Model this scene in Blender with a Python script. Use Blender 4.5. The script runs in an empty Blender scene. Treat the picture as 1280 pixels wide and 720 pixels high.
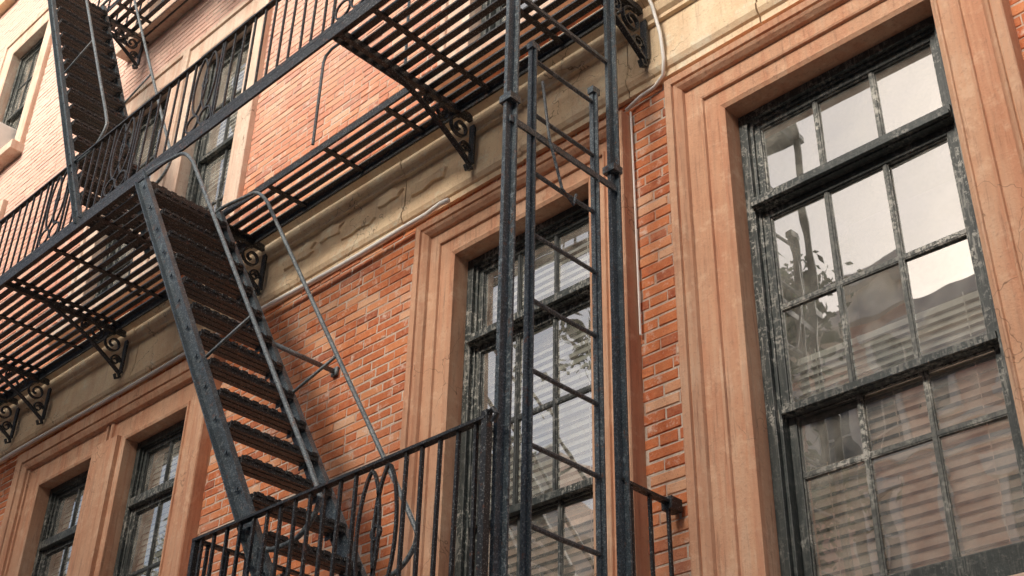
import bpy, math, random
from mathutils import Vector, Matrix
random.seed(7)
R=random.random
def U(a,b): return a+(b-a)*random.random()
scene=bpy.context.scene

# ---------------------------------------------------------------- helpers
class MB:
    def __init__(s): s.v=[];s.f=[];s.c=[];s.col=None
    def add(s,vs,fs,c=None):
        o=len(s.v); s.v+= [tuple(p) for p in vs]; s.f+=[tuple(i+o for i in f) for f in fs]
        if c is not None: s.c+=[c]*len(vs)
    def box(s,x0,x1,y0,y1,z0,z1,c=None):
        s.add([(x0,y0,z0),(x1,y0,z0),(x1,y1,z0),(x0,y1,z0),(x0,y0,z1),(x1,y0,z1),(x1,y1,z1),(x0,y1,z1)],
              [(0,3,2,1),(4,5,6,7),(0,1,5,4),(1,2,6,5),(2,3,7,6),(3,0,4,7)],c)
    def bar(s,p0,p1,w,t,side=(0,1,0)):
        p0=Vector(p0);p1=Vector(p1);d=(p1-p0).normalized();sd=Vector(side)
        sd=(sd-d*sd.dot(d)); 
        if sd.length<1e-4: sd=d.orthogonal()
        sd.normalize();n=d.cross(sd)
        a=sd*(w/2);b=n*(t/2)
        vs=[p0-a-b,p0+a-b,p0+a+b,p0-a+b,p1-a-b,p1+a-b,p1+a+b,p1-a+b]
        s.add(vs,[(0,1,2,3),(7,6,5,4),(0,4,5,1),(1,5,6,2),(2,6,7,3),(3,7,4,0)])
    def sweep(s,pts,r,n=6,closed=False,ref=None,r2=None):
        pts=[Vector(p) for p in pts];N=len(pts);vs=[];prev=None
        for i,p in enumerate(pts):
            a=pts[(i-1)%N] if (closed or i>0) else p
            b=pts[(i+1)%N] if (closed or i<N-1) else p
            d=(b-a)
            d=d.normalized() if d.length>1e-7 else Vector((0,0,1))
            if ref is not None: u=Vector(ref)
            else: u=prev if prev is not None else d.orthogonal()
            u=u-d*u.dot(d)
            if u.length<1e-5:u=d.orthogonal()
            u.normalize();w=d.cross(u);prev=u
            for k in range(n):
                an=2*math.pi*(k+.5)/n
                vs.append(p+u*(math.cos(an)*r)+w*(math.sin(an)*(r2 or r)))
        fs=[]
        M=N if closed else N-1
        for i in range(M):
            j=(i+1)%N
            for k in range(n):
                k2=(k+1)%n
                fs.append((i*n+k,i*n+k2,j*n+k2,j*n+k))
        if not closed:
            fs.append(tuple(reversed(range(n))));fs.append(tuple((N-1)*n+k for k in range(n)))
        s.add(vs,fs)
    def build(s,name,mat,parent=None,smooth=False,bevel=0):
        me=bpy.data.meshes.new(name);me.from_pydata(s.v,[],s.f);me.update()
        if s.c and len(s.c)==len(s.v):
            at=me.color_attributes.new('bc','FLOAT_COLOR','POINT')
            at.data.foreach_set('color',[q for c in s.c for q in c])
        ob=bpy.data.objects.new(name,me);scene.collection.objects.link(ob)
        if mat: me.materials.append(mat)
        if parent: ob.parent=parent
        if smooth:
            me.polygons.foreach_set('use_smooth',[True]*len(me.polygons))
        if bevel:
            m=ob.modifiers.new('b','BEVEL');m.width=bevel;m.segments=2;m.limit_method='ANGLE'
        return ob
def empty(name):
    e=bpy.data.objects.new(name,None);scene.collection.objects.link(e);return e

# ---------------------------------------------------------------- materials
class NT:
    def __init__(s,name):
        s.m=bpy.data.materials.new(name);s.m.use_nodes=True;s.t=s.m.node_tree;s.n=s.t.nodes
        s.b=s.n['Principled BSDF'];s.out=s.n['Material Output']
        s.tc=s.n.new('ShaderNodeTexCoord')
    def new(s,t,**k):
        n=s.n.new(t)
        for a,b in k.items(): setattr(n,a,b)
        return n
    def L(s,a,b): s.t.links.new(a,b)
    def mapping(s,scale):
        mp=s.new('ShaderNodeMapping');mp.inputs['Scale'].default_value=scale
        s.L(s.tc.outputs['Object'],mp.inputs[0]);return mp.outputs[0]
    def noise(s,scale,detail=4,rough=.6,vec=None,dist=0):
        n=s.new('ShaderNodeTexNoise');n.inputs['Scale'].default_value=scale;n.inputs['Detail'].default_value=min(detail,4)
        n.inputs['Roughness'].default_value=rough;n.inputs['Distortion'].default_value=dist
        s.L(vec if vec else s.tc.outputs['Object'],n.inputs['Vector']);return n.outputs[0]
    def ramp(s,fac,stops):
        r=s.new('ShaderNodeValToRGB');e=r.color_ramp.elements
        while len(e)<len(stops): e.new(.5)
        for i,(p,c) in enumerate(stops):
            e[i].position=p
            if not isinstance(c,(tuple,list)): c=(c,c,c)
            e[i].color=(*c,1)
        s.L(fac,r.inputs[0]);return r.outputs[0]
    def mix(s,fac,a,b,mode='MIX'):
        m=s.new('ShaderNodeMix',data_type='RGBA',blend_type=mode)
        for v,i in ((fac,0),(a,6),(b,7)):
            if isinstance(v,(int,float)): m.inputs[i].default_value=v
            elif isinstance(v,(tuple,list)): m.inputs[i].default_value=(*v,1)
            else: s.L(v,m.inputs[i])
        return m.outputs[2]
    def math(s,op,a,b=0.0):
        m=s.new('ShaderNodeMath',operation=op)
        for v,i in ((a,0),(b,1)):
            if isinstance(v,(int,float)): m.inputs[i].default_value=v
            else: s.L(v,m.inputs[i])
        return m.outputs[0]
    def bump(s,h,strength=.3,dist=.01,prev=None):
        b=s.new('ShaderNodeBump');b.inputs['Strength'].default_value=strength;b.inputs['Distance'].default_value=dist
        s.L(h,b.inputs['Height'])
        if prev: s.L(prev,b.inputs['Normal'])
        return b.outputs[0]
    def fin(s,col,rough=.8,normal=None,metal=0,spec=.5):
        if isinstance(col,(tuple,list)): s.b.inputs['Base Color'].default_value=(*col,1)
        else: s.L(col,s.b.inputs['Base Color'])
        if isinstance(rough,(int,float)): s.b.inputs['Roughness'].default_value=rough
        else: s.L(rough,s.b.inputs['Roughness'])
        s.b.inputs['Metallic'].default_value=metal
        s.b.inputs['Specular IOR Level'].default_value=spec
        if normal: s.L(normal,s.b.inputs['Normal'])
        return s.m
def sepz(t):
    sp=t.new('ShaderNodeSeparateXYZ');t.L(t.tc.outputs['Object'],sp.inputs[0]);return sp.outputs

def mat_brick():
    t=NT('brick')
    at=t.new('ShaderNodeAttribute',attribute_name='bc')
    sp=t.new('ShaderNodeSeparateColor');t.L(at.outputs['Color'],sp.inputs[0])
    c=t.ramp(sp.outputs[0],[(0,(.33,.085,.045)),(.2,(.50,.13,.05)),(.68,(.62,.195,.075)),(.9,(.66,.27,.125)),(1,(.69,.42,.27))])
    n1=t.noise(26,4,.7)
    c=t.mix(t.ramp(n1,[(.38,0.0),(.72,.5)]),c,(.69,.33,.17))
    n2=t.noise(1.3,4,.6)
    c=t.mix(t.ramp(n2,[(.50,0.0),(.72,.45)]),c,(.58,.36,.26))
    n3=t.noise(120,2,.7)
    c=t.mix(t.ramp(n3,[(.58,0.0),(.70,.5)]),c,(.30,.09,.05))
    n4=t.noise(9,4,.75)
    c=t.mix(t.ramp(n4,[(.55,0.0),(.68,.7)]),c,(.72,.60,.50))
    c=t.mix(t.ramp(n4,[(.30,.6),(.41,0.0)]),c,(.30,.14,.11))
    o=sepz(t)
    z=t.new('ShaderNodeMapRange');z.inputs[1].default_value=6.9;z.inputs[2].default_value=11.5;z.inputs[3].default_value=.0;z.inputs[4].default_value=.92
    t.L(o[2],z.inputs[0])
    c=t.mix(z.outputs[0],c,(.80,.58,.50))  # sky flare painted into the brick colour, paler pink higher up the wall
    return t.fin(c,.88,t.bump(n1,.6,.007),spec=.25)
def mat_mortar():
    t=NT('mortar');n=t.noise(60,3,.7);n2=t.noise(2.2,3)
    c=t.ramp(n,[(.3,(.48,.39,.31)),(.7,(.70,.62,.53))])
    c=t.mix(t.ramp(n2,[(.42,0.0),(.62,.75)]),c,(.44,.25,.17))
    return t.fin(c,.95,t.bump(n,.6,.004),spec=.1)
def mat_stone(name,cols,peel,streak=1.0,gate_th=.55,red=(.52,.24,.14),blot=.35):
    t=NT(name)
    n1=t.noise(2.2,4,.65)
    c=t.ramp(n1,[(.28,cols[0]),(.5,cols[1]),(.72,cols[2])])
    n6=t.noise(1.3,4,.65,t.mapping((9,9,.55)))
    c=t.mix(t.ramp(n6,[(.46,0.0),(.60,.75*streak)]),c,red)
    n2=t.noise(1.6,4,.7,t.mapping((26,26,1.6)))
    c=t.mix(t.ramp(n2,[(.47,0.0),(.62,.6*streak)]),c,peel)
    c=t.mix(t.ramp(n2,[(.28,.8*streak),(.43,0.0)]),c,(.30,.155,.10))
    n3=t.noise(55,4,.75)
    c=t.mix(t.ramp(n3,[(.56,0.0),(.7,.5)]),c,(.32,.18,.12))
    n4=t.noise(7,4,.8)
    c=t.mix(t.ramp(n4,[(.54,0.0),(.68,blot)]),c,tuple(min(.78,k*1.3) for k in cols[2]))
    vo=t.new('ShaderNodeTexVoronoi',feature='DISTANCE_TO_EDGE');vo.inputs['Scale'].default_value=1.9
    wn=t.new('ShaderNodeVectorMath',operation='ADD')
    nn=t.new('ShaderNodeTexNoise');nn.inputs['Scale'].default_value=5;nn.inputs['Detail'].default_value=3
    t.L(t.tc.outputs['Object'],nn.inputs['Vector'])
    sc=t.new('ShaderNodeVectorMath',operation='SCALE');sc.inputs['Scale'].default_value=.5;t.L(nn.outputs[1],sc.inputs[0])
    t.L(t.tc.outputs['Object'],wn.inputs[0]);t.L(sc.outputs[0],wn.inputs[1]);t.L(wn.outputs[0],vo.inputs['Vector'])
    gate=t.ramp(t.noise(.9,1),[(gate_th,0.0),(gate_th+.07,.8)])
    cr=t.ramp(vo.outputs['Distance'],[(0,1.0),(.008,0.0)])
    crk=t.math('MULTIPLY',gate,cr)
    c=t.mix(crk,c,(.14,.08,.05))
    nm=t.bump(t.math('ADD',n3,t.math('MULTIPLY',n4,1.8)),.5,.006)
    return t.fin(c,.85,nm,spec=.25)
def mat_iron(name,base,light,amt):
    t=NT(name)
    n=t.noise(38,4,.75);n2=t.noise(130,2,.7);n3=t.noise(6,3,.6)
    c=t.mix(t.ramp(n3,[(.35,0.0),(.7,1.0)]),base,tuple(k*1.8 for k in base))
    c=t.mix(t.ramp(n,[(.60-amt,0.0),(.68-amt*.8,.85)]),c,light)
    c=t.mix(t.ramp(n2,[(.60,0.0),(.65,.8)]),c,(.30,.31,.30))
    c=t.mix(t.ramp(n2,[(.38,.95),(.43,0.0)]),c,(.013,.013,.013))
    c=t.mix(t.ramp(t.noise(21,4,.7),[(.60,0.0),(.70,.8)]),c,(.16,.065,.035))
    rg=t.ramp(n,[(.3,.30),(.7,.60)])
    return t.fin(c,rg,t.bump(n,.6,.004),spec=.5)
def mat_paint(name,dark,light,th,sc=40):
    t=NT(name)
    n=t.noise(sc,4,.78);n2=t.noise(1.3,4,.7,t.mapping((45,45,4)));g=t.noise(2.5,3,.6)
    gate=t.ramp(g,[(.42,.12),(.62,1.0)])
    f=t.math('MULTIPLY',t.ramp(n,[(th,0.0),(th+.06,.95)]),gate)
    c=t.mix(f,dark,light)
    c=t.mix(t.math('MULTIPLY',t.ramp(n2,[(.52,0.0),(.60,.8)]),gate),c,tuple(k*.85 for k in light))
    c=t.mix(t.ramp(t.noise(9,3,.6),[(.5,0.0),(.75,.5)]),c,tuple(k*2+.01 for k in dark))
    return t.fin(c,.5,t.bump(n,.5,.003),spec=.45)
def mat_glass():
    t=NT('window_glass')
    gl=t.new('ShaderNodeBsdfGlossy');gl.inputs['Roughness'].default_value=.012;gl.inputs['Color'].default_value=(.98,.975,.96,1)
    tr=t.new('ShaderNodeBsdfTransparent');tr.inputs['Color'].default_value=(.96,.975,.96,1)
    df=t.new('ShaderNodeBsdfDiffuse');df.inputs['Color'].default_value=(.72,.70,.62,1)
    fr=t.new('ShaderNodeFresnel');fr.inputs['IOR'].default_value=1.55
    f=t.math('ADD',t.math('MULTIPLY',fr.outputs[0],1.2),.36)
    n=t.noise(1.7,2,.5);nm=t.bump(n,.16,.02)
    t.L(nm,gl.inputs['Normal'])
    m1=t.new('ShaderNodeMixShader');t.L(f,m1.inputs[0]);t.L(tr.outputs[0],m1.inputs[1]);t.L(gl.outputs[0],m1.inputs[2])
    m2=t.new('ShaderNodeMixShader')
    d=t.ramp(t.noise(6,4,.7),[(.35,.06),(.8,.34)])
    t.L(d,m2.inputs[0]);t.L(m1.outputs[0],m2.inputs[1]);t.L(df.outputs[0],m2.inputs[2])
    t.L(m2.outputs[0],t.out.inputs[0]);return t.m
def mat_plain(name,c1,c2,scale=8,rough=.8,bmp=.2):
    t=NT(name);n=t.noise(scale,4,.65)
    return t.fin(t.ramp(n,[(.3,c1),(.7,c2)]),rough,t.bump(n,bmp,.01) if bmp else None,spec=.3)

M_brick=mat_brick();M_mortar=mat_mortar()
M_sur=mat_stone('brownstone',[(.48,.255,.155),(.57,.335,.215),(.63,.43,.30)],(.61,.34,.21))
M_sur2=mat_stone('brownstone_pale',[(.60,.43,.33),(.68,.53,.42),(.74,.61,.50)],(.64,.45,.34),.5)
M_belt=mat_stone('belt_stone',[(.68,.49,.31),(.76,.59,.39),(.80,.68,.50)],(.76,.56,.37),.45,.42,(.68,.44,.27),.5)
M_iron=mat_iron('black_iron',(.013,.015,.017),(.06,.07,.075),.01)
M_ironlt=mat_iron('weathered_iron',(.035,.05,.061),(.17,.21,.235),.06)
M_rail=mat_iron('handrail_iron',(.09,.11,.12),(.26,.29,.30),.10)
M_frame=mat_paint('peeling_black_paint',(.024,.031,.030),(.38,.37,.33),.53)
M_munt=mat_paint('peeling_muntin_paint',(.06,.065,.06),(.56,.54,.48),.48)
M_munt2=mat_paint('dark_muntin_paint',(.035,.04,.04),(.30,.30,.28),.54)
M_glass=mat_glass()
M_room=mat_plain('room_dark',(.05,.05,.045),(.10,.09,.08),8,.9,0)
M_blind=mat_plain('blind_wood',(.82,.60,.48),(.87,.70,.59),20,.6,0)
M_blindw=mat_plain('blind_white',(.78,.78,.72),(.86,.86,.81),20,.6,0)
M_cable=mat_plain('cable_pvc',(.82,.79,.73),(.88,.86,.82),30,.6,0)
M_white=mat_plain('white_metal',(.74,.74,.72),(.82,.82,.80),12,.5)

# ---------------------------------------------------------------- facade
bld=empty('brick_building')
XL,XR,ZB,ZT=-22.0,3.0,2.3,15.6
wins=[]   # (xl,xr,zb,zt, surround width, kind)
def W(xl,xr,zb,zt,sw,kind): wins.append((xl,xr,zb,zt,sw,kind))
W(-2.90,-1.72,3.20,6.03,.335,'R')
W(-4.95,-3.85,3.05,6.03,.31,'M')
pair=(-10.10,-9.24,3.3,5.97),(-8.72,-7.86,3.3,5.97)
for (a,b,c,d) in pair: W(a,b,c,d,.0,'L')
pairL=(-14.70,-13.84,3.3,5.97),(-13.32,-12.46,3.3,5.97)
for (a,b,c,d) in pairL: W(a,b,c,d,.0,'L')
for dz,h in ((7.55,2.45),(11.1,2.2)):
    W(-2.85,-1.77,dz,dz+h,.28,'U');W(-4.93,-3.87,dz,dz+h,.28,'U')
    W(-10.10,-9.24,dz,dz+h,.26,'U');W(-8.72,-7.86,dz,dz+h,.26,'U')
    W(-13.95,-13.0,dz,dz+h,.28,'U');W(-17.0,-16.0,dz,dz+h,.28,'U')
opens=[]
for (xl,xr,zb,zt,sw,k) in wins:
    if k=='L': continue
    opens.append((xl-sw+.01,xr+sw-.01,zb-.14,zt+sw-.01))
opens.append((-10.48,-7.49,3.15,6.30));opens.append((-15.08,-12.09,3.15,6.30))
holes=[(xl,xr,zb,zt) for (xl,xr,zb,zt,_,_) in wins]

def cells(x0,x1,z0,z1,hs,y,mb):
    xs=sorted({x0,x1}|{h[0] for h in hs}|{h[1] for h in hs});zs=sorted({z0,z1}|{h[2] for h in hs}|{h[3] for h in hs})
    for i in range(len(xs)-1):
        for j in range(len(zs)-1):
            cx=(xs[i]+xs[i+1])/2;cz=(zs[j]+zs[j+1])/2
            if any(h[0]<cx<h[1] and h[2]<cz<h[3] for h in hs): continue
            mb.add([(xs[i],y,zs[j]),(xs[i+1],y,zs[j]),(xs[i+1],y,zs[j+1]),(xs[i],y,zs[j+1])],[(0,1,2,3)])
mb=MB();cells(XL,XR,ZB-.1,ZT,holes,.0045,mb);mb.build('mortar_wall',M_mortar,bld)
mb=MB();P=.0655;J=.0105;Lb=.208
row=0;z=ZB
while z<ZT:
    cz=z+P/2
    segs=[(XL,XR)]
    if 6.46<cz<7.17: segs=[]
    for (a,b,c,d) in opens:
        if c<cz<d:
            ns=[]
            for (p,q) in segs:
                if b<=p or a>=q: ns.append((p,q))
                else:
                    if a>p: ns.append((p,a))
                    if b<q: ns.append((b,q))
            segs=ns
    header=(row%6==0)
    L=Lb/2+.002 if header else Lb
    off=(row%2)*(L+J)/2+ (row*.013%.03)
    for (p,q) in segs:
        x=XL+math.floor((p-XL-off)/(L+J))*(L+J)+off
        while x<q:
            a=max(x+U(-.003,.003),p+.003);b=min(x+L+U(-.003,.003),q-.003)
            if b-a>.02:
                y=U(-.003,.002);z0=z+U(-.002,.002);z1=z+P-J+U(-.003,.0025)
                ch=.004;r=R();c=(r,R(),0,1)
                dy=U(-.0015,.0015);tz=U(-.002,.002)
                vs=[(a,.012,z0),(b,.012,z0+tz),(b,.012,z1+tz),(a,.012,z1),
                    (a,y+ch,z0),(b,y+ch,z0+tz),(b,y+ch,z1+tz),(a,y+ch,z1),
                    (a+ch,y+dy,z0+ch),(b-ch,y-dy,z0+ch+tz),(b-ch,y-dy,z1-ch+tz),(a+ch,y+dy,z1-ch)]
                fs=[(8,9,10,11)]
                for i in range(4):
                    j=(i+1)%4
                    fs.append((i,j,4+j,4+i));fs.append((4+i,4+j,8+j,8+i))
                mb.add(vs,fs,c)
            x+=L+J
    z+=P;row+=1
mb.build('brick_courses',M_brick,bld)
mb=MB();mb.box(XL,XR,-.10,.3,0,ZB-.11);mb.build('base_wall',M_sur,bld)
mb=MB();mb.box(XL-.02,XR+.02,-.14,.25,2.18,2.30);mb.build('base_course',M_belt,bld)
mb=MB()
mb.add([(XL,.02,0),(XL,9,0),(XL,9,ZT),(XL,.02,ZT)],[(0,1,2,3)])
mb.add([(XR,.02,0),(XR,9,0),(XR,9,ZT),(XR,.02,ZT)],[(3,2,1,0)])
mb.add([(XL,9,0),(XR,9,0),(XR,9,ZT),(XL,9,ZT)],[(3,2,1,0)])
mb.add([(XL,0.01,ZT-.01),(XR,.01,ZT-.01),(XR,9,ZT-.01),(XL,9,ZT-.01)],[(0,1,2,3)])
mb.build('side_walls_and_roof',M_mortar,bld)
mb=MB();mb.box(XL-.1,XR+.1,-.55,.3,ZT,ZT+.25);mb.box(XL-.05,XR+.05,-.35,.3,ZT-.3,ZT-.003);mb.box(XL,XR,-.12,.3,ZT-.9,ZT-.303)
x=XL+.2
while x<XR: mb.box(x,x+.16,-.34,-.121,ZT-.75,ZT-.303);x+=.8
mb.build('roof_cornice',M_belt,bld)

# belt course
mb=MB()
prof=[(.02,6.465),(-.030,6.465),(-.030,6.505),(-.045,6.515),(-.060,6.545),(-.060,6.585),(-.048,6.592),(-.048,6.635),(-.036,6.642),(-.036,6.88),(-.062,6.885),(-.062,6.91),(-.085,6.93),(-.10,6.97),(-.10,6.99),(-.15,7.02),(-.17,7.06),(-.17,7.12),(.02,7.17)]
x=XL
while x<XR:
    L=U(.8,1.35);x1=min(x+L,XR);dy=U(-.005,.005);dz=U(-.003,.003);g=.0035
    n=len(prof)
    vs=[(x+g,a+dy,b+dz) for a,b in prof]+[(x1-g,a+dy,b+dz) for a,b in prof]
    fs=[(i,n+i,n+(i+1)%n,(i+1)%n) for i in range(n)]
    fs=[tuple(reversed(f)) for f in fs]
    fs+= [tuple(range(n)),tuple(reversed(range(n,2*n)))]
    mb.add(vs,fs);x=x1
rs=random.Random(21)
for cx,cz,w_,h_ in ((-6.62,6.76,.20,.07),(-6.25,6.80,.13,.05),(-5.95,6.73,.17,.06),(-5.62,6.80,.14,.05),(-5.2,6.75,.2,.07),(-7.9,6.75,.2,.06)):
    k=13;vs=[];rr=[rs.uniform(.6,1.15) for _ in range(k)]
    for lay,(sc_,yy) in enumerate(((1,-.033),(.93,-.052))):
        for i in range(k):
            a=2*math.pi*i/k;ca,sa=math.cos(a),math.sin(a);m_=max(abs(ca),abs(sa))
            vs.append((cx+ca/m_*rr[i]*sc_*w_,yy+rs.uniform(-.004,.004)*lay,cz+sa/m_*rr[i]*sc_*h_))
    vs.append((cx,-.056,cz));c_=2*k
    fs=[(k+i,k+(i+1)%k,c_) for i in range(k)]+[(i,(i+1)%k,k+(i+1)%k,k+i) for i in range(k)]
    mb.add(vs,fs)
mb.build('belt_course',M_belt,bld)

def surround(mb,xl,xr,zb,zt,prof):
    n=len(prof);vs=[]
    for d,y in prof:
        vs+=[(xl-d,y,zb),(xl-d,y,zt+d),(xr+d,y,zt+d),(xr+d,y,zb)]
    fs=[]
    for i in range(n-1):
        for k in range(3):
            a=i*4+k;fs.append((a,a+1,a+5,a+4))
    mb.add(vs,fs)
def bigprof(w):
    return [(0,.20),(0,-.030),(.022,-.042),(.030,-.042),(.034,-.030),(.036,-.030),(.12,-.034),(.124,-.050),(.135,-.054),(.139,-.040),(w-.10,-.044),(w-.095,-.066),(w-.075,-.086),(w-.060,-.094),(w-.056,-.082),(w-.050,-.082),(w-.046,-.10),(w-.006,-.104),(w,-.098),(w,.012)]
def flatprof(w):
    return [(0,.20),(0,-.028),(.02,-.034),(w-.06,-.034),(w-.055,-.055),(w-.005,-.058),(w,-.052),(w,.012)]
mb=MB();mbu=MB();sills=MB()
for (xl,xr,zb,zt,sw,k) in wins:
    if k=='L': continue
    surround(mb if k in 'RM' else mbu,xl,xr,zb,zt,bigprof(sw) if k in 'RM' else flatprof(sw))
    sills.box(xl-sw-.03,xr+sw+.03,-.16,.2,zb-.13,zb-.002)
for ox in (0,-4.6):
    for (a,b) in ((-10.10,-9.24),(-8.72,-7.86)):
        surround(mb,a+ox,b+ox,3.3,5.97,[(0,.2),(0,-.028),(.02,-.036),(.03,-.036),(.034,-.024),(.20,-.028),(.204,-.045),(.24,-.05),(.245,.012)])
    surround(mb,-10.10+ox-.225,-7.86+ox+.225,3.3,5.97+.205,[(.0,-.03),(.004,-.07),(.03,-.085),(.05,-.092),(.055,-.08),(.06,-.08),(.065,-.10),(.155,-.105),(.16,-.095),(.16,.012)])
    mb.box(-9.16+ox,-8.80+ox,-.062,.01,3.3,6.02)
    sills.box(-10.5+ox,-7.46+ox,-.16,.2,3.17,3.298)
mb.build('window_surrounds',M_sur,bld);mbu.build('upper_window_surrounds',M_sur2,bld)
sills.build('window_sills',M_sur2,bld,bevel=.008)

# windows
random.seed(11)
fr=MB();mu=MB();mu2=MB();gl=MB();rm=MB();bl=MB();blw=MB()
def pane(x0,x1,z0,z1,y):
    ax=math.radians(U(-.9,.9));az=math.radians(U(-1.1,1.1));cx=(x0+x1)/2;cz=(z0+z1)/2
    e=.006
    vs=[]
    for (x,z) in ((x0-e,z0-e),(x1+e,z0-e),(x1+e,z1+e),(x0-e,z1+e)):
        vs.append((x,y+(x-cx)*math.tan(az)+(z-cz)*math.tan(ax),z))
    gl.add(vs,[(0,1,2,3)])
def sash(x0,x1,z0,z1,ncol,rows,y,m,st=.042,mw=.018,bot=None):
    bot=bot or st
    for a,b,c,d in ((x0,x0+st,z0,z1),(x1-st,x1,z0,z1)): fr.box(a,b,y,y+.04,c,d)
    fr.box(x0+st+.0005,x1-st-.0005,y+.001,y+.04,z1-st,z1);fr.box(x0+st+.0005,x1-st-.0005,y+.001,y+.04,z0,z0+bot)
    gx0,gx1,gz0,gz1=x0+st,x1-st,z0+bot,z1-st
    xs=[gx0+(gx1-gx0)*i/ncol for i in range(ncol+1)]
    tot=sum(rows);zs=[gz1];
    for r in rows: zs.append(zs[-1]-(gz1-gz0)*r/tot)
    for xx in xs[1:-1]: m.box(xx-mw/2,xx+mw/2,y+.006,y+.032,gz0,gz1)
    for zz in zs[1:-1]:
        for i in range(ncol):
            m.box(xs[i]+(mw/2 if i else 0),xs[i+1]-(mw/2 if i<ncol-1 else 0),y+.009,y+.03,zz-mw/2,zz+mw/2)
    p=.006
    for i in range(ncol):
        for j in range(len(rows)):
            a=xs[i]+(mw/2 if i else 0);b=xs[i+1]-(mw/2 if i<ncol-1 else 0)
            d=zs[j]-(mw/2 if j else 0);c=zs[j+1]+(mw/2 if j<len(rows)-1 else 0)
            m.box(a,a+p,y+.012,y+.022,c,d);m.box(b-p,b,y+.012,y+.022,c,d)
            m.box(a+p,b-p,y+.012,y+.022,c,c+p);m.box(a+p,b-p,y+.012,y+.022,d-p,d)
            pane(a,b,c,d,y+.024)
def frame(xl,xr,zb,zt,y0,y1,w):
    fr.box(xl,xl+w,y0,y1,zb,zt);fr.box(xr-w,xr,y0,y1,zb,zt)
    fr.box(xl+w+.0005,xr-w-.0005,y0+.001,y1,zt-w,zt);fr.box(xl+w+.0005,xr-w-.0005,y0-.015,y1,zb,zb+w)
    s=.018;fr.box(xl+w,xl+w+s,y0+.025,y1,zb+w,zt-w);fr.box(xr-w-s,xr-w,y0+.025,y1,zb+w,zt-w)
    fr.box(xl+w+s,xr-w-s,y0+.026,y1,zt-w-s,zt-w)
def blinds(m,x0,x1,z0,z1,y,step=.050,tilt=50):
    z=z0;
    while z<z1:
        a=math.radians(tilt+U(-5,5));h=.0245
        sag=U(-.005,.005)
        vs=[(x0,y-h*math.cos(a),z-h*math.sin(a)),(x1,y-h*math.cos(a),z-h*math.sin(a)+sag),(x1,y+h*math.cos(a),z+h*math.sin(a)+sag),(x0,y+h*math.cos(a),z+h*math.sin(a))]
        m.add(vs,[(0,1,2,3)]);z+=step
    for x in (x0+.15,x1-.15): m.box(x-.002,x+.002,y-.03,y-.027,z0,z1)
for (xl,xr,zb,zt,sw,k) in wins:
    y0=.085
    w=.05
    d=1.6
    vs=[(xl-.25,.21,zb-.2),(xr+.25,.21,zb-.2),(xr+.25,.21,zt+.2),(xl-.25,.21,zt+.2),(xl-.25,d,zb-.2),(xr+.25,d,zb-.2),(xr+.25,d,zt+.2),(xl-.25,d,zt+.2)]
    rm.add(vs,[(4,5,6,7),(0,1,5,4),(1,2,6,5),(2,3,7,6),(3,0,4,7)])
    rm.add([(xl-.25,.205,zb-.2),(xl,.205,zb-.2),(xl,.205,zt+.2),(xl-.25,.205,zt+.2)],[(0,1,2,3)])
    rm.add([(xr,.205,zb-.2),(xr+.25,.205,zb-.2),(xr+.25,.205,zt+.2),(xr,.205,zt+.2)],[(0,1,2,3)])
    rm.add([(xl,.205,zt),(xr,.205,zt),(xr,.205,zt+.2),(xl,.205,zt+.2)],[(0,1,2,3)])
    frame(xl,xr,zb,zt,y0,.20,w)
    xi,xj=xl+w+.018,xr-w-.018
    if k=='R':
        sash(xi,xj,5.475,zt-w-.018,3,[1],.125,mu,st=.035)
        fr.box(xi-.018,xj+.018,.07,.19,5.395,5.474)
        fr.box(xi-.018,xj+.018,.045,.07,5.405,5.43)
        sash(xi,xj,4.26,5.394,3,[1,1],.118,mu)
        sash(xi,xj,zb+w,4.31,3,[.55,1],.160,mu,bot=.18)
        fr.box(xi,xj,.100,.117,4.262,4.30)
        blinds(bl,xi+.0,xj,zb+.2,4.02,.232,.05,64)
        blinds(bl,xi+.36,xj,4.03,4.3,.232,.05,64)
        blinds(blw,xi,xj,4.34,4.60,.245,.04,60)
    elif k=='M':
        sash(xi,xj,5.475,zt-w-.018,3,[1],.125,mu2,st=.035)
        fr.box(xi-.018,xj+.018,.07,.19,5.395,5.474)
        fr.box(xi-.018,xj+.018,.045,.07,5.405,5.43)
        sash(xi,xj,4.26,5.394,3,[1,1],.118,mu2)
        sash(xi,xj,zb+w,4.31,3,[1,1],.160,mu2,bot=.10)
        blinds(blw,xi,xj,4.2,5.9,.235,.05,62);blinds(bl,xi,xj,zb+.1,4.2,.235,.05,62)
    elif k=='L':
        sash(xi,xj,5.475,zt-w-.018,2,[1],.125,mu2,st=.035)
        fr.box(xi-.018,xj+.018,.07,.19,5.405,5.474)
        sash(xi,xj,4.3,5.404,2,[1,1],.118,mu2);sash(xi,xj,zb+w,4.34,2,[1,1],.160,mu2)
        blinds(blw,xi,xj,zb+.1,5.9,.232,.05,74)
    else:
        zm=(zb+zt)/2
        sash(xi,xj,zm,zt-w-.018,2 if xr-xl<.9 else 3,[1,1],.118,mu2);sash(xi,xj,zb+w,zm+.04,2 if xr-xl<.9 else 3,[1,1],.160,mu2)
        blinds(blw,xi,xj,zm-.3,zt-.1,.24,.05,66)
fr.build('window_frames',M_frame,bld,bevel=.003);mu.build('window_muntins',M_munt,bld);mu2.build('window_muntins_dark',M_munt2,bld)
gl.build('window_glass',M_glass,bld);rm.build('rooms',M_room,bld);bl.build('wood_blinds',M_blind,bld);blw.build('white_blinds',M_blindw,bld)

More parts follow.
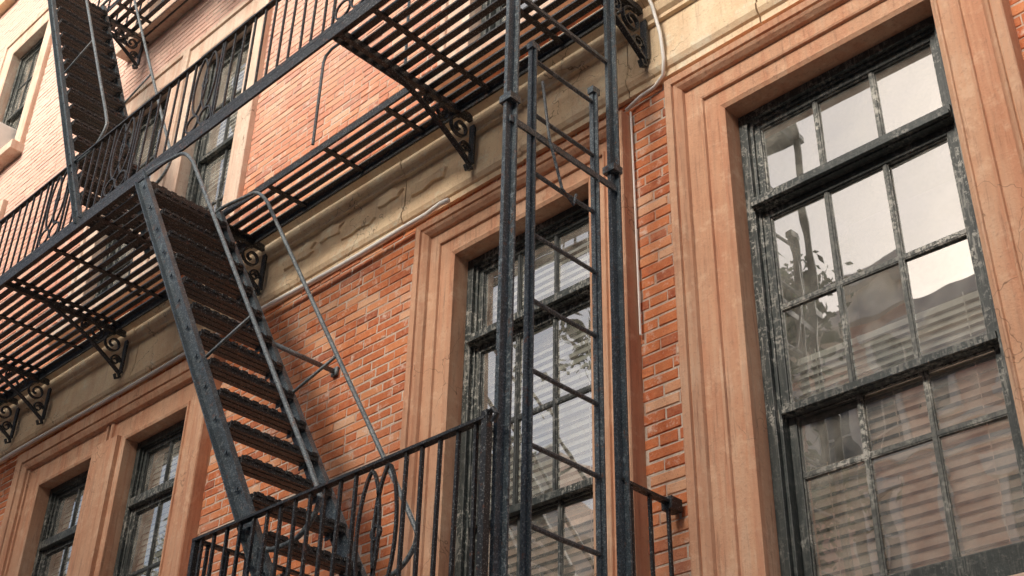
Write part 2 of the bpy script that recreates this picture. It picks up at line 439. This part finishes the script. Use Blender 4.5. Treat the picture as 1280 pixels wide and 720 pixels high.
# cable
cb=empty('utility_cable')
mb=MB()
pts=[(-16,-.065,6.43)]
x=-15.9
while x<-5.35: pts.append((x,-.07+.004*math.sin(x*3),6.432+.012*math.sin(x*2.3)));x+=.25
pts+=[(-5.2,-.07,6.43),(-5.05,-.085,6.435),(-4.96,-.10,6.41)]
mb.sweep(pts,.017,6)
mb.sweep([(-3.56,-.03,6.39),(-3.45,-.03,6.43),(-3.35,-.03,6.44),(-3.27,-.05,6.47),(-3.235,-.085,6.55),(-3.25,-.085,6.75),(-3.27,-.12,6.95),(-3.28,-.20,7.1),(-3.30,-.06,7.3),(-3.32,-.02,9)],.011,6)
mb.build('main_run',M_cable,cb,smooth=True)
mb=MB();mb.sweep([(-3.535,-.02,6.37),(-3.53,-.02,5.9),(-3.525,-.02,4.9)],.006,6);mb.build('thin_drop',M_cable,cb)
ac=empty('air_conditioner')
mb=MB();mb.box(-13.62,-13.06,-.46,.15,11.115,11.52);mb.build('case',M_white,ac,bevel=.015)
mb=MB()
for i in range(9): mb.box(-13.58,-13.10,-.47,-.461,11.15+i*.04,11.165+i*.04)
mb.build('grille',M_iron,ac)

# ---------------------------------------------------------------- fire escape
random.seed(5)
fe=empty('fire_escape')
def spiral(mb,c,r0,r1,a0,turns,r=.009,n=26):
    pts=[]
    for i in range(n+1):
        t=i/n;a=a0+turns*2*math.pi*t;rr=r0+(r1-r0)*t
        pts.append((c[0],c[1]+math.cos(a)*rr,c[2]+math.sin(a)*rr))
    mb.sweep(pts,.018,4,ref=(1,0,0),r2=.008)
def bracket(mb,x,zt):
    mb.bar((x,-1.20,zt-.02),(x,-.02,zt-.02),.036,.045,(1,0,0))
    yw=-.075
    mb.bar((x,yw,zt-.04),(x,yw,zt-.38),.045,.018,(1,0,0))
    P0=Vector((x,-.80,zt-.045));P1=Vector((x,-.50,zt-.10));P2=Vector((x,yw-.02,zt-.38));
    pts=[]
    for i in range(11):
        t=i/10;pts.append(P0*(1-t)**2+P1*2*t*(1-t)+P2*t*t)
    mb.sweep(pts,.024,4,ref=(1,0,0),r2=.012)
    spiral(mb,(x,yw-.115,zt-.145),.088,.022,math.pi*.5,1.5)
    spiral(mb,(x,yw-.275,zt-.112),.062,.018,math.pi*1.5,1.4)
    spiral(mb,(x,yw-.07,zt-.285),.050,.014,0,1.4)
    spiral(mb,(x,yw-.39,zt-.085),.036,.012,math.pi*.5,1.3)
    mb.sweep([(x,yw-.02,zt-.38),(x,yw+.0,zt-.42),(x,yw-.035,zt-.44),(x,yw-.05,zt-.405)],.022,4,ref=(1,0,0),r2=.01)
def deck(mb,x0,x1,y0,y1,z,openings=(),n=13):
    for i in range(n):
        y=y0+.03+(y1-y0-.06)*i/(n-1)
        segs=[(x0,x1)]
        for (a,b,c,d) in openings:
            if c<y<d:
                ns=[]
                for p,q in segs:
                    if a>p: ns.append((p,min(a,q)))
                    if b<q: ns.append((max(b,p),q))
                segs=ns
        for p,q in segs:
            if q-p>.05: mb.box(p,q,y-.022,y+.022,z+.002+U(-.002,.002),z+.014)
    mb.box(x0,x1,y0-.012,y0+.004,z-.045,z+.03);mb.box(x0,x1,y1-.004,y1+.010,z-.045,z+.03)
    for xx in (x0,x1): mb.box(xx-.006,xx+.006,y0+.005,y1-.005,z-.04,z+.02)
    for (a,b,c,d) in openings:
        mb.box(a+.01,b-.01,d-.006,d+.006,z-.04,z+.02)
        mb.box(a-.006,a+.006,max(c,y0+.006),d,z-.04,z+.001);mb.box(b-.006,b+.006,max(c,y0+.006),d,z-.04,z+.001)
    x=x0+.45
    while x<x1:
        inside=[o for o in openings if o[0]-.05<x<o[1]+.05]
        ya=inside[0][3]+.01 if inside else y0+.006
        mb.box(x-.018,x+.018,ya,y1-.006,z-.012,z+.0015);x+=.62
def railing(mb,p0,p1,z0,z1,sp=.115,orn=(),r=.0075):
    p0=Vector((p0[0],p0[1],0));p1=Vector((p1[0],p1[1],0));L=(p1-p0).length;d=(p1-p0).normalized();nrm=Vector((-d.y,d.x,0))
    A=lambda s,z:p0+d*s+Vector((0,0,z))
    mb.bar(A(-.01,z1),A(L+.01,z1),.038,.014,nrm);mb.bar(A(0,z0),A(L,z0),.012,.035,nrm)
    n=max(1,round(L/sp))
    for i in range(n):
        s=(i+.5)*L/n
        if any(abs(s-o)<.17 for o in orn): continue
        k=U(-.006,.006)
        mb.bar(A(s+k,z0+.0),A(s-k*.5,z1-.005),r*2,r*2,nrm)
    H=z1-z0
    for o in orn:
        for dx in (-.055,.055):
            pts=[]
            for k in range(24):
                a=2*math.pi*k/24
                ss=math.sin(a);cc=math.cos(a)
                pts.append(A(o+dx+cc*abs(cc)**.35*.072,z0+H*.60+ss*H*.37))
            mb.sweep(pts,.0095,4,closed=True,ref=tuple(nrm))
        for dx in (-.165,.165):
            mb.bar(A(o+dx,z0),A(o+dx,z1-.005),.015,.015,nrm)
        for q in (-.075,.075):
            pts=[A(o+q+.068*math.cos(2*math.pi*k/16),z0+.09+.068*math.sin(2*math.pi*k/16)) for k in range(16)]
            mb.sweep(pts,.0085,4,closed=True,ref=tuple(nrm))
        pts=[A(o+.03*math.cos(2*math.pi*k/12),z0+H*.60+.03*math.sin(2*math.pi*k/12)) for k in range(12)]
        mb.sweep(pts,.008,4,closed=True,ref=tuple(nrm))

Z2=7.0;Z1=3.0;Z3=11.0
dk=MB();rl=MB();bk=MB()
deck(dk,-5.40,-3.35,-1.25,-.10,Z1)
railing(rl,(-5.40,-1.25),(-3.36,-1.25),Z1+.12,3.92,.105,orn=(1.40,))
railing(rl,(-5.40,-1.24),(-5.40,-.05),Z1+.12,3.92,.115)
railing(rl,(-3.35,-.42),(-3.35,-.02),Z1+.12,3.92,.12)
rl.bar((-3.355,-1.25,2.95),(-3.355,-1.25,3.95),.032,.032);rl.bar((-5.40,-1.25,2.95),(-5.40,-1.25,3.93),.03,.03)
rl.sweep([(-3.36,-1.25,3.93),(-3.32,-1.25,3.95),(-3.30,-1.25,3.92),(-3.32,-1.25,3.89)],.012,6)
rl.box(-3.38,-3.32,-.10,-.02,3.885,3.945)
for x in (-5.1,-3.6): bracket(bk,x,Z1)
deck(dk,-12.4,-3.36,-1.20,-.20,Z2,openings=[(-6.95,-4.85,-1.19,-.56)])
railing(rl,(-12.4,-1.20),(-3.40,-1.20),Z2+.06,7.75,.115,orn=(.9,2.9,4.1,5.05,6.1,7.7),r=.0065)
for x in (-12.0,-10.80,-10.22,-8.94,-7.02,-4.79,-3.37): bracket(bk,x,Z2)
deck(dk,-10.15,-5.6,-1.20,-.10,Z3,openings=[(-10.0,-8.5,-1.19,-.56)])
railing(rl,(-10.15,-1.20),(-5.6,-1.20),Z3+.06,Z3+.8,.115,orn=(1.0,3.0))
railing(rl,(-10.15,-1.19),(-10.15,-.05),Z3+.06,Z3+.8,.115)
for x in (-9.96,-8.0,-5.8): bracket(bk,x,Z3)
dk.build('balcony_decks',M_iron,fe);rl.build('railings',M_iron,fe);bk.build('scroll_brackets',M_iron,fe)

def stair(xb,zb,xt,zt,ya,yb,sm,tm,hm,rise=.245,dep=.10):
    d=Vector((xb-xt,0,zb-zt)).normalized()
    up=Vector((-d.z,0,d.x)); 
    if up.z<0: up=-up
    for y in (ya,yb):
        P0=Vector((xt,y,zt));P1=Vector((xb,y,zb))
        sm.bar(P0,P1,.010,dep,(0,1,0))
        s=1 if y==ya else -1
        for k in (-1,1):
            o=up*(k*(dep/2+.001));sm.bar(P0+o+Vector((0,-s*.016,0)),P1+o+Vector((0,-s*.016,0)),.04,.008,(0,1,0))
        n=int((zt-zb)/rise)
        for i in range(n):
            t=(i+.5)/n;p=P0.lerp(P1,t);sm.box(p.x-.009,p.x+.009,p.y-.018*s-.004,p.y-.018*s+.004,p.z-.009,p.z+.009)
    n=int((zt-zb)/rise);a=min(ya,yb)+.008;b=max(ya,yb)-.008
    for i in range(n):
        z=zb+(i+.35)*rise;x=xb+(xt-xb)*(z-zb)/(zt-zb);tl=U(-.006,.006)
        for q in range(3):
            xx=x-.075+q*.052;tm.box(xx,xx+.040,a,b,z-.008+tl*.3,z+.010+tl*.3)
        tm.box(x+.080,x+.092,a,b,z-.030,z+.012)
        for k in range(9):
            yy=a+(b-a)*(k+.5)/9;tm.box(x+.0925,x+.100,yy-.02,yy+.02,z-.006,z+.014)
        for y in (a+.006,b-.006): tm.box(x-.075,x+.079,y-.003,y+.003,z-.035,z-.0085)
    def curve(pts,r=.0135):
        out=[];q=[Vector(p) for p in pts];q=[q[0]]+q+[q[-1]]
        for i in range(1,len(q)-2):
            for k in range(6):
                t=k/6;p0,p1,p2,p3=q[i-1:i+3]
                out.append(.5*((2*p1)+(-p0+p2)*t+(2*p0-5*p1+4*p2-p3)*t*t+(-p0+3*p1-3*p2+p3)*t**3))
        out.append(q[-1]);hm.sweep(out,r,8)
    slope=(zt-zb)/(xb-xt)
    X=lambda z:xt+(zt-z)/slope
    for y in (ya,yb):
        o=.54
        zl=zb+1.0
        curve([(X(zt)-.02,y,zt+.0),(X(zt)+.10,y,zt+.02),(X(zt)+.36,y,zt-.02),(X(zt)+.52,y,zt-.06),(X(zt-.20)+o-.01,y,zt-.19),(X(zt-.35)+o,y,zt-.35),(X(zt-.8)+o,y,zt-.8),(X((zt+zl)/2)+o,y,(zt+zl)/2),(X(zl+.5)+o,y,zl+.5),(X(zl)+o,y,zl),(X(zl-.12)+o-.02,y,zl-.14),(X(zl)+o-.06,y,zl-.26),(X(zl-.27)+.12,y,zl-.28),(X(zl-.27),y,zl-.24)])
        zz=zb+(zt-zb)*.52
        hm.bar((X(zz),y,zz),(X(zz+.12)+o,y,zz+.12),.014,.014)
    return X
sm=MB();tm=MB();hm=MB()
X=stair(-4.46,3.02,-6.93,6.98,-1.20,-.60,sm,tm,hm)
for (zz) in (5.62,): hm.bar((X(zz),-.60,zz),(X(zz),-.01,zz),.03,.014,(0,0,1));hm.box(X(zz)-.03,X(zz)+.03,-.02,-.004,zz-.03,zz+.03)
stair(-7.79,7.02,-9.9,11.02,-1.20,-.62,sm,tm,hm,.245,.06)
sm.build('stair_stringers',M_ironlt,fe);tm.build('stair_treads',M_iron,fe);hm.build('stair_handrails',M_rail,fe,smooth=True)

ld=MB();XG=-3.35
for y in (-1.18,-.43):
    ld.bar((XG,y,2.2),(XG,y,8.3),.052 if y<-1 else .038,.022,(0,1,0));ld.bar((XG+.016,y+.02,2.2),(XG+.016,y+.02,8.3),.010,.045,(0,1,0))
    for z in (3.05,5.62,6.95): ld.box(XG-.03,XG+.045,y-.035,y+.035,z-.02,z+.02)
for y in (-1.02,-.56):
    ld.bar((XG-.005,y,2.3),(XG-.005,y,6.07),.030,.026,(0,1,0));ld.bar((XG+.012,y,2.3),(XG+.012,y,6.05),.008,.03,(0,1,0))
    ld.box(XG-.02,XG+.02,y-.025,y+.03,6.05,6.09)
z=4.94-.351*7
while z<6.05:
    ld.sweep([(XG,-1.03,z),(XG,-.8,z+U(-.006,.004)),(XG,-.55,z)],.0115,8);z+=.351
ld.bar((XG+.02,-1.19,5.50),(XG+.02,-.42,5.50),.012,.035,(1,0,0))
ld.bar((XG,-1.18,6.93),(XG,-.43,6.93),.012,.035,(1,0,0))
ld.bar((XG,-1.18,6.35),(XG,-.43,6.35),.02,.02,(1,0,0))
ld.sweep([(XG+.03,-.98,5.85),(XG+.05,-.95,5.5),(XG+.05,-.86,5.25),(XG+.05,-.78,5.20),(XG+.05,-.76,5.27)],.008,6)
ld.build('drop_ladder',M_ironlt,fe)
hg=MB()
hg.sweep([(-5.80,-.60,7.02),(-5.80,-.60,7.75),(-5.78,-.60,7.80),(-5.72,-.60,7.83),(-5.0,-.6,7.83),(-4.9,-.6,7.78),(-4.88,-.6,7.02)],.011,8)
hg.build('hatch_guard',M_ironlt,fe)

# ---------------------------------------------------------------- street and opposite side
M_asph=mat_plain('asphalt',(.04,.04,.042),(.065,.065,.065),40,.9)
M_conc=mat_plain('concrete',(.44,.42,.38),(.54,.51,.47),6,.9)
M_grd=mat_plain('ground_soil',(.12,.11,.09),(.18,.16,.13),3,.95)
mb=MB();mb.add([(-500,-500,-.16),(500,-500,-.16),(500,500,-.16),(-500,500,-.16)],[(0,1,2,3)]);mb.build('ground',M_grd)
mb=MB();mb.add([(-150,-14.5,-.13),(150,-14.5,-.13),(150,-5,-.13),(-150,-5,-.13)],[(0,1,2,3)]);mb.build('road',M_asph)
for y0,y1 in ((-5,.0),(-20,-14.5)):
    mb=MB();x=-60
    while x<60: mb.box(x,x+1.49,y0,y1,-.15,0);x+=1.5
    mb.build('sidewalk',M_conc)
mb=MB();x=-60
while x<60: mb.box(x,x+3,-9.8,-9.68,-.129,-.126);x+=9
mb.build('road_markings',mat_plain('road_paint',(.6,.6,.58),(.8,.8,.78)))
M_o1=mat_plain('row_house_brick',(.66,.40,.31),(.74,.50,.41),5,.9,0);M_o2=mat_plain('row_house_stone',(.70,.64,.56),(.78,.73,.66),5,.9,0)
M_tan=mat_plain('row_house_trim',(.76,.72,.66),(.84,.81,.76),5,.9,0)
M_dk=mat_plain('row_house_glass',(.08,.09,.10),(.14,.15,.16),2,.15,0)
x=-75;i=0
hs=[15.4,16.8,14.6,17.4,16.0]
while x<30:
    w=7.5;h=hs[i%5]*(.72 if x<-32 else 1);e=empty('row_house')
    mb=MB();mb.box(x,x+w-.004,-32,-20,0,h);mb.build('walls',M_o1 if i%3 else M_o2,e)
    tr=MB();gg=MB()
    tr.box(x-.05,x+w-.06,-20.02,-19.4,h-.05,h+.45);tr.box(x,x+w-.01,-20.01,-19.75,h-.75,h-.053)
    z=1.2
    while z+2.2<h-.9:
        for c in range(3):
            cx=x+1.35+c*2.4
            gg.box(cx-.5,cx+.5,-20.01,-19.97,z,z+2)
            tr.box(cx-.68,cx-.5,-20.01,-19.88,z-.1,z+2.2);tr.box(cx+.5,cx+.68,-20.01,-19.88,z-.1,z+2.2)
            tr.box(cx-.8,cx+.8,-20.01,-19.8,z+2.0,z+2.25);tr.box(cx-.75,cx+.75,-20.01,-19.8,z-.25,z-.1)
            tr.box(cx-.5,cx+.5,-20.01,-19.94,z+.97,z+1.03);tr.box(cx-.02,cx+.02,-20.01,-19.945,z,z+2)
        tr.box(x,x+w-.01,-20.01,-19.92,z-.62,z-.45)
        z+=3.2
    tr.build('trim_and_cornice',M_tan,e);gg.build('windows',M_dk,e)
    x+=w;i+=1
M_bark=mat_plain('bark',(.08,.06,.045),(.14,.11,.085),12,.95,.6)
t=NT('leaves');at=t.new('ShaderNodeAttribute',attribute_name='bc')
M_leaf=t.fin(at.outputs['Color'],.6,None,spec=.3)
random.seed(3)
def tree(x,y,h,cr):
    e=empty('street_tree');mb=MB();base=Vector((x,y,-.02))
    def limb(p,q,r0,r1):
        n=6;m=(p+q)/2+Vector((U(-.2,.2),U(-.2,.2),.1))
        vs=[];fs=[];k=8
        for i in range(n+1):
            t=i/n;c=p*(1-t)**2+m*2*t*(1-t)+q*t*t;r=r0+(r1-r0)*t
            for j in range(k):
                a=2*math.pi*j/k;vs.append((c.x+math.cos(a)*r,c.y+math.sin(a)*r,c.z))
        for i in range(n):
            for j in range(k): fs.append((i*k+j,i*k+(j+1)%k,(i+1)*k+(j+1)%k,(i+1)*k+j))
        mb.add(vs,fs)
    fork=base+Vector((U(-.2,.2),U(-.2,.2),h*.35));limb(base,fork,.20,.13)
    lf=MB()
    ends=[]
    for i in range(11):
        a=i*2.4+U(-.3,.3);rr=U(.2,.85)*cr;q=Vector((x+math.cos(a)*rr,y+math.sin(a)*rr,h*U(.5,.95)));limb(fork,q,.08,.015);ends.append(q)
        for j in range(3):
            q2=q+Vector((U(-1,1),U(-1,1),U(-.4,.9)));limb(fork.lerp(q,.6),q2,.03,.008);ends.append(q2)
    for q in ends:
        cs=U(.5,.95);sh=U(.6,1.15)
        for i in range(190):
            v=Vector((random.gauss(0,1),random.gauss(0,1),random.gauss(0,.8)))*cs*.5
            c=q+v;s=U(.06,.12);d1=Vector((U(-1,1),U(-1,1),U(-1,1))).normalized();d2=d1.orthogonal().normalized()
            col=(.08*sh*U(.7,1.3),.12*sh*U(.7,1.3),.04*sh,1)
            lf.add([c-d1*s,c+d2*s*.55,c+d1*s,c-d2*s*.55],[(0,1,2,3)],col)
    mb.build('trunk_and_limbs',M_bark,e,smooth=True);lf.build('leaves',M_leaf,e)
tree(-9.9,-9.8,12.9,1.5)
tree(-17.0,-10,12.5,2.1);tree(-27,-10,12.5,2.3)

# ---------------------------------------------------------------- light, sky, camera
w=bpy.data.worlds.new('World');scene.world=w;w.use_nodes=True
nt=w.node_tree;sky=nt.nodes.new('ShaderNodeTexSky');sky.sky_type='NISHITA';sky.sun_disc=False
EL,AZ=math.radians(30),math.radians(178)
sky.sun_elevation=EL;sky.sun_rotation=AZ;sky.air_density=1.0;sky.dust_density=6.0;sky.ozone_density=1.0
nt.links.new(sky.outputs[0],nt.nodes['Background'].inputs[0]);nt.nodes['Background'].inputs[1].default_value=.15
sd=Vector((math.sin(AZ)*math.cos(EL),math.cos(AZ)*math.cos(EL),math.sin(EL)))
l=bpy.data.lights.new('sun','SUN');l.energy=4.5;l.angle=math.radians(24);l.color=(1,.94,.85)
lo=bpy.data.objects.new('sun',l);scene.collection.objects.link(lo);lo.rotation_euler=(-sd).to_track_quat('-Z','Y').to_euler();lo.location=(0,-10,30)
cam=bpy.data.cameras.new('camera');cam.lens=1612/1280*36;cam.sensor_width=36;cam.clip_end=2000;cam.clip_start=.05
co=bpy.data.objects.new('camera',cam);scene.collection.objects.link(co)
r=Vector((.7180,.6959,.0198)).normalized();f=Vector((-.5966,.6002,.5327)).normalized()
u=r.cross(f).normalized();r=f.cross(u).normalized()
m=Matrix((r,u,-f)).transposed().to_4x4();m.translation=Vector((0,-4.5,1.6));co.matrix_world=m
scene.camera=co
scene.view_settings.view_transform='Standard';scene.view_settings.look='None';scene.view_settings.exposure=0
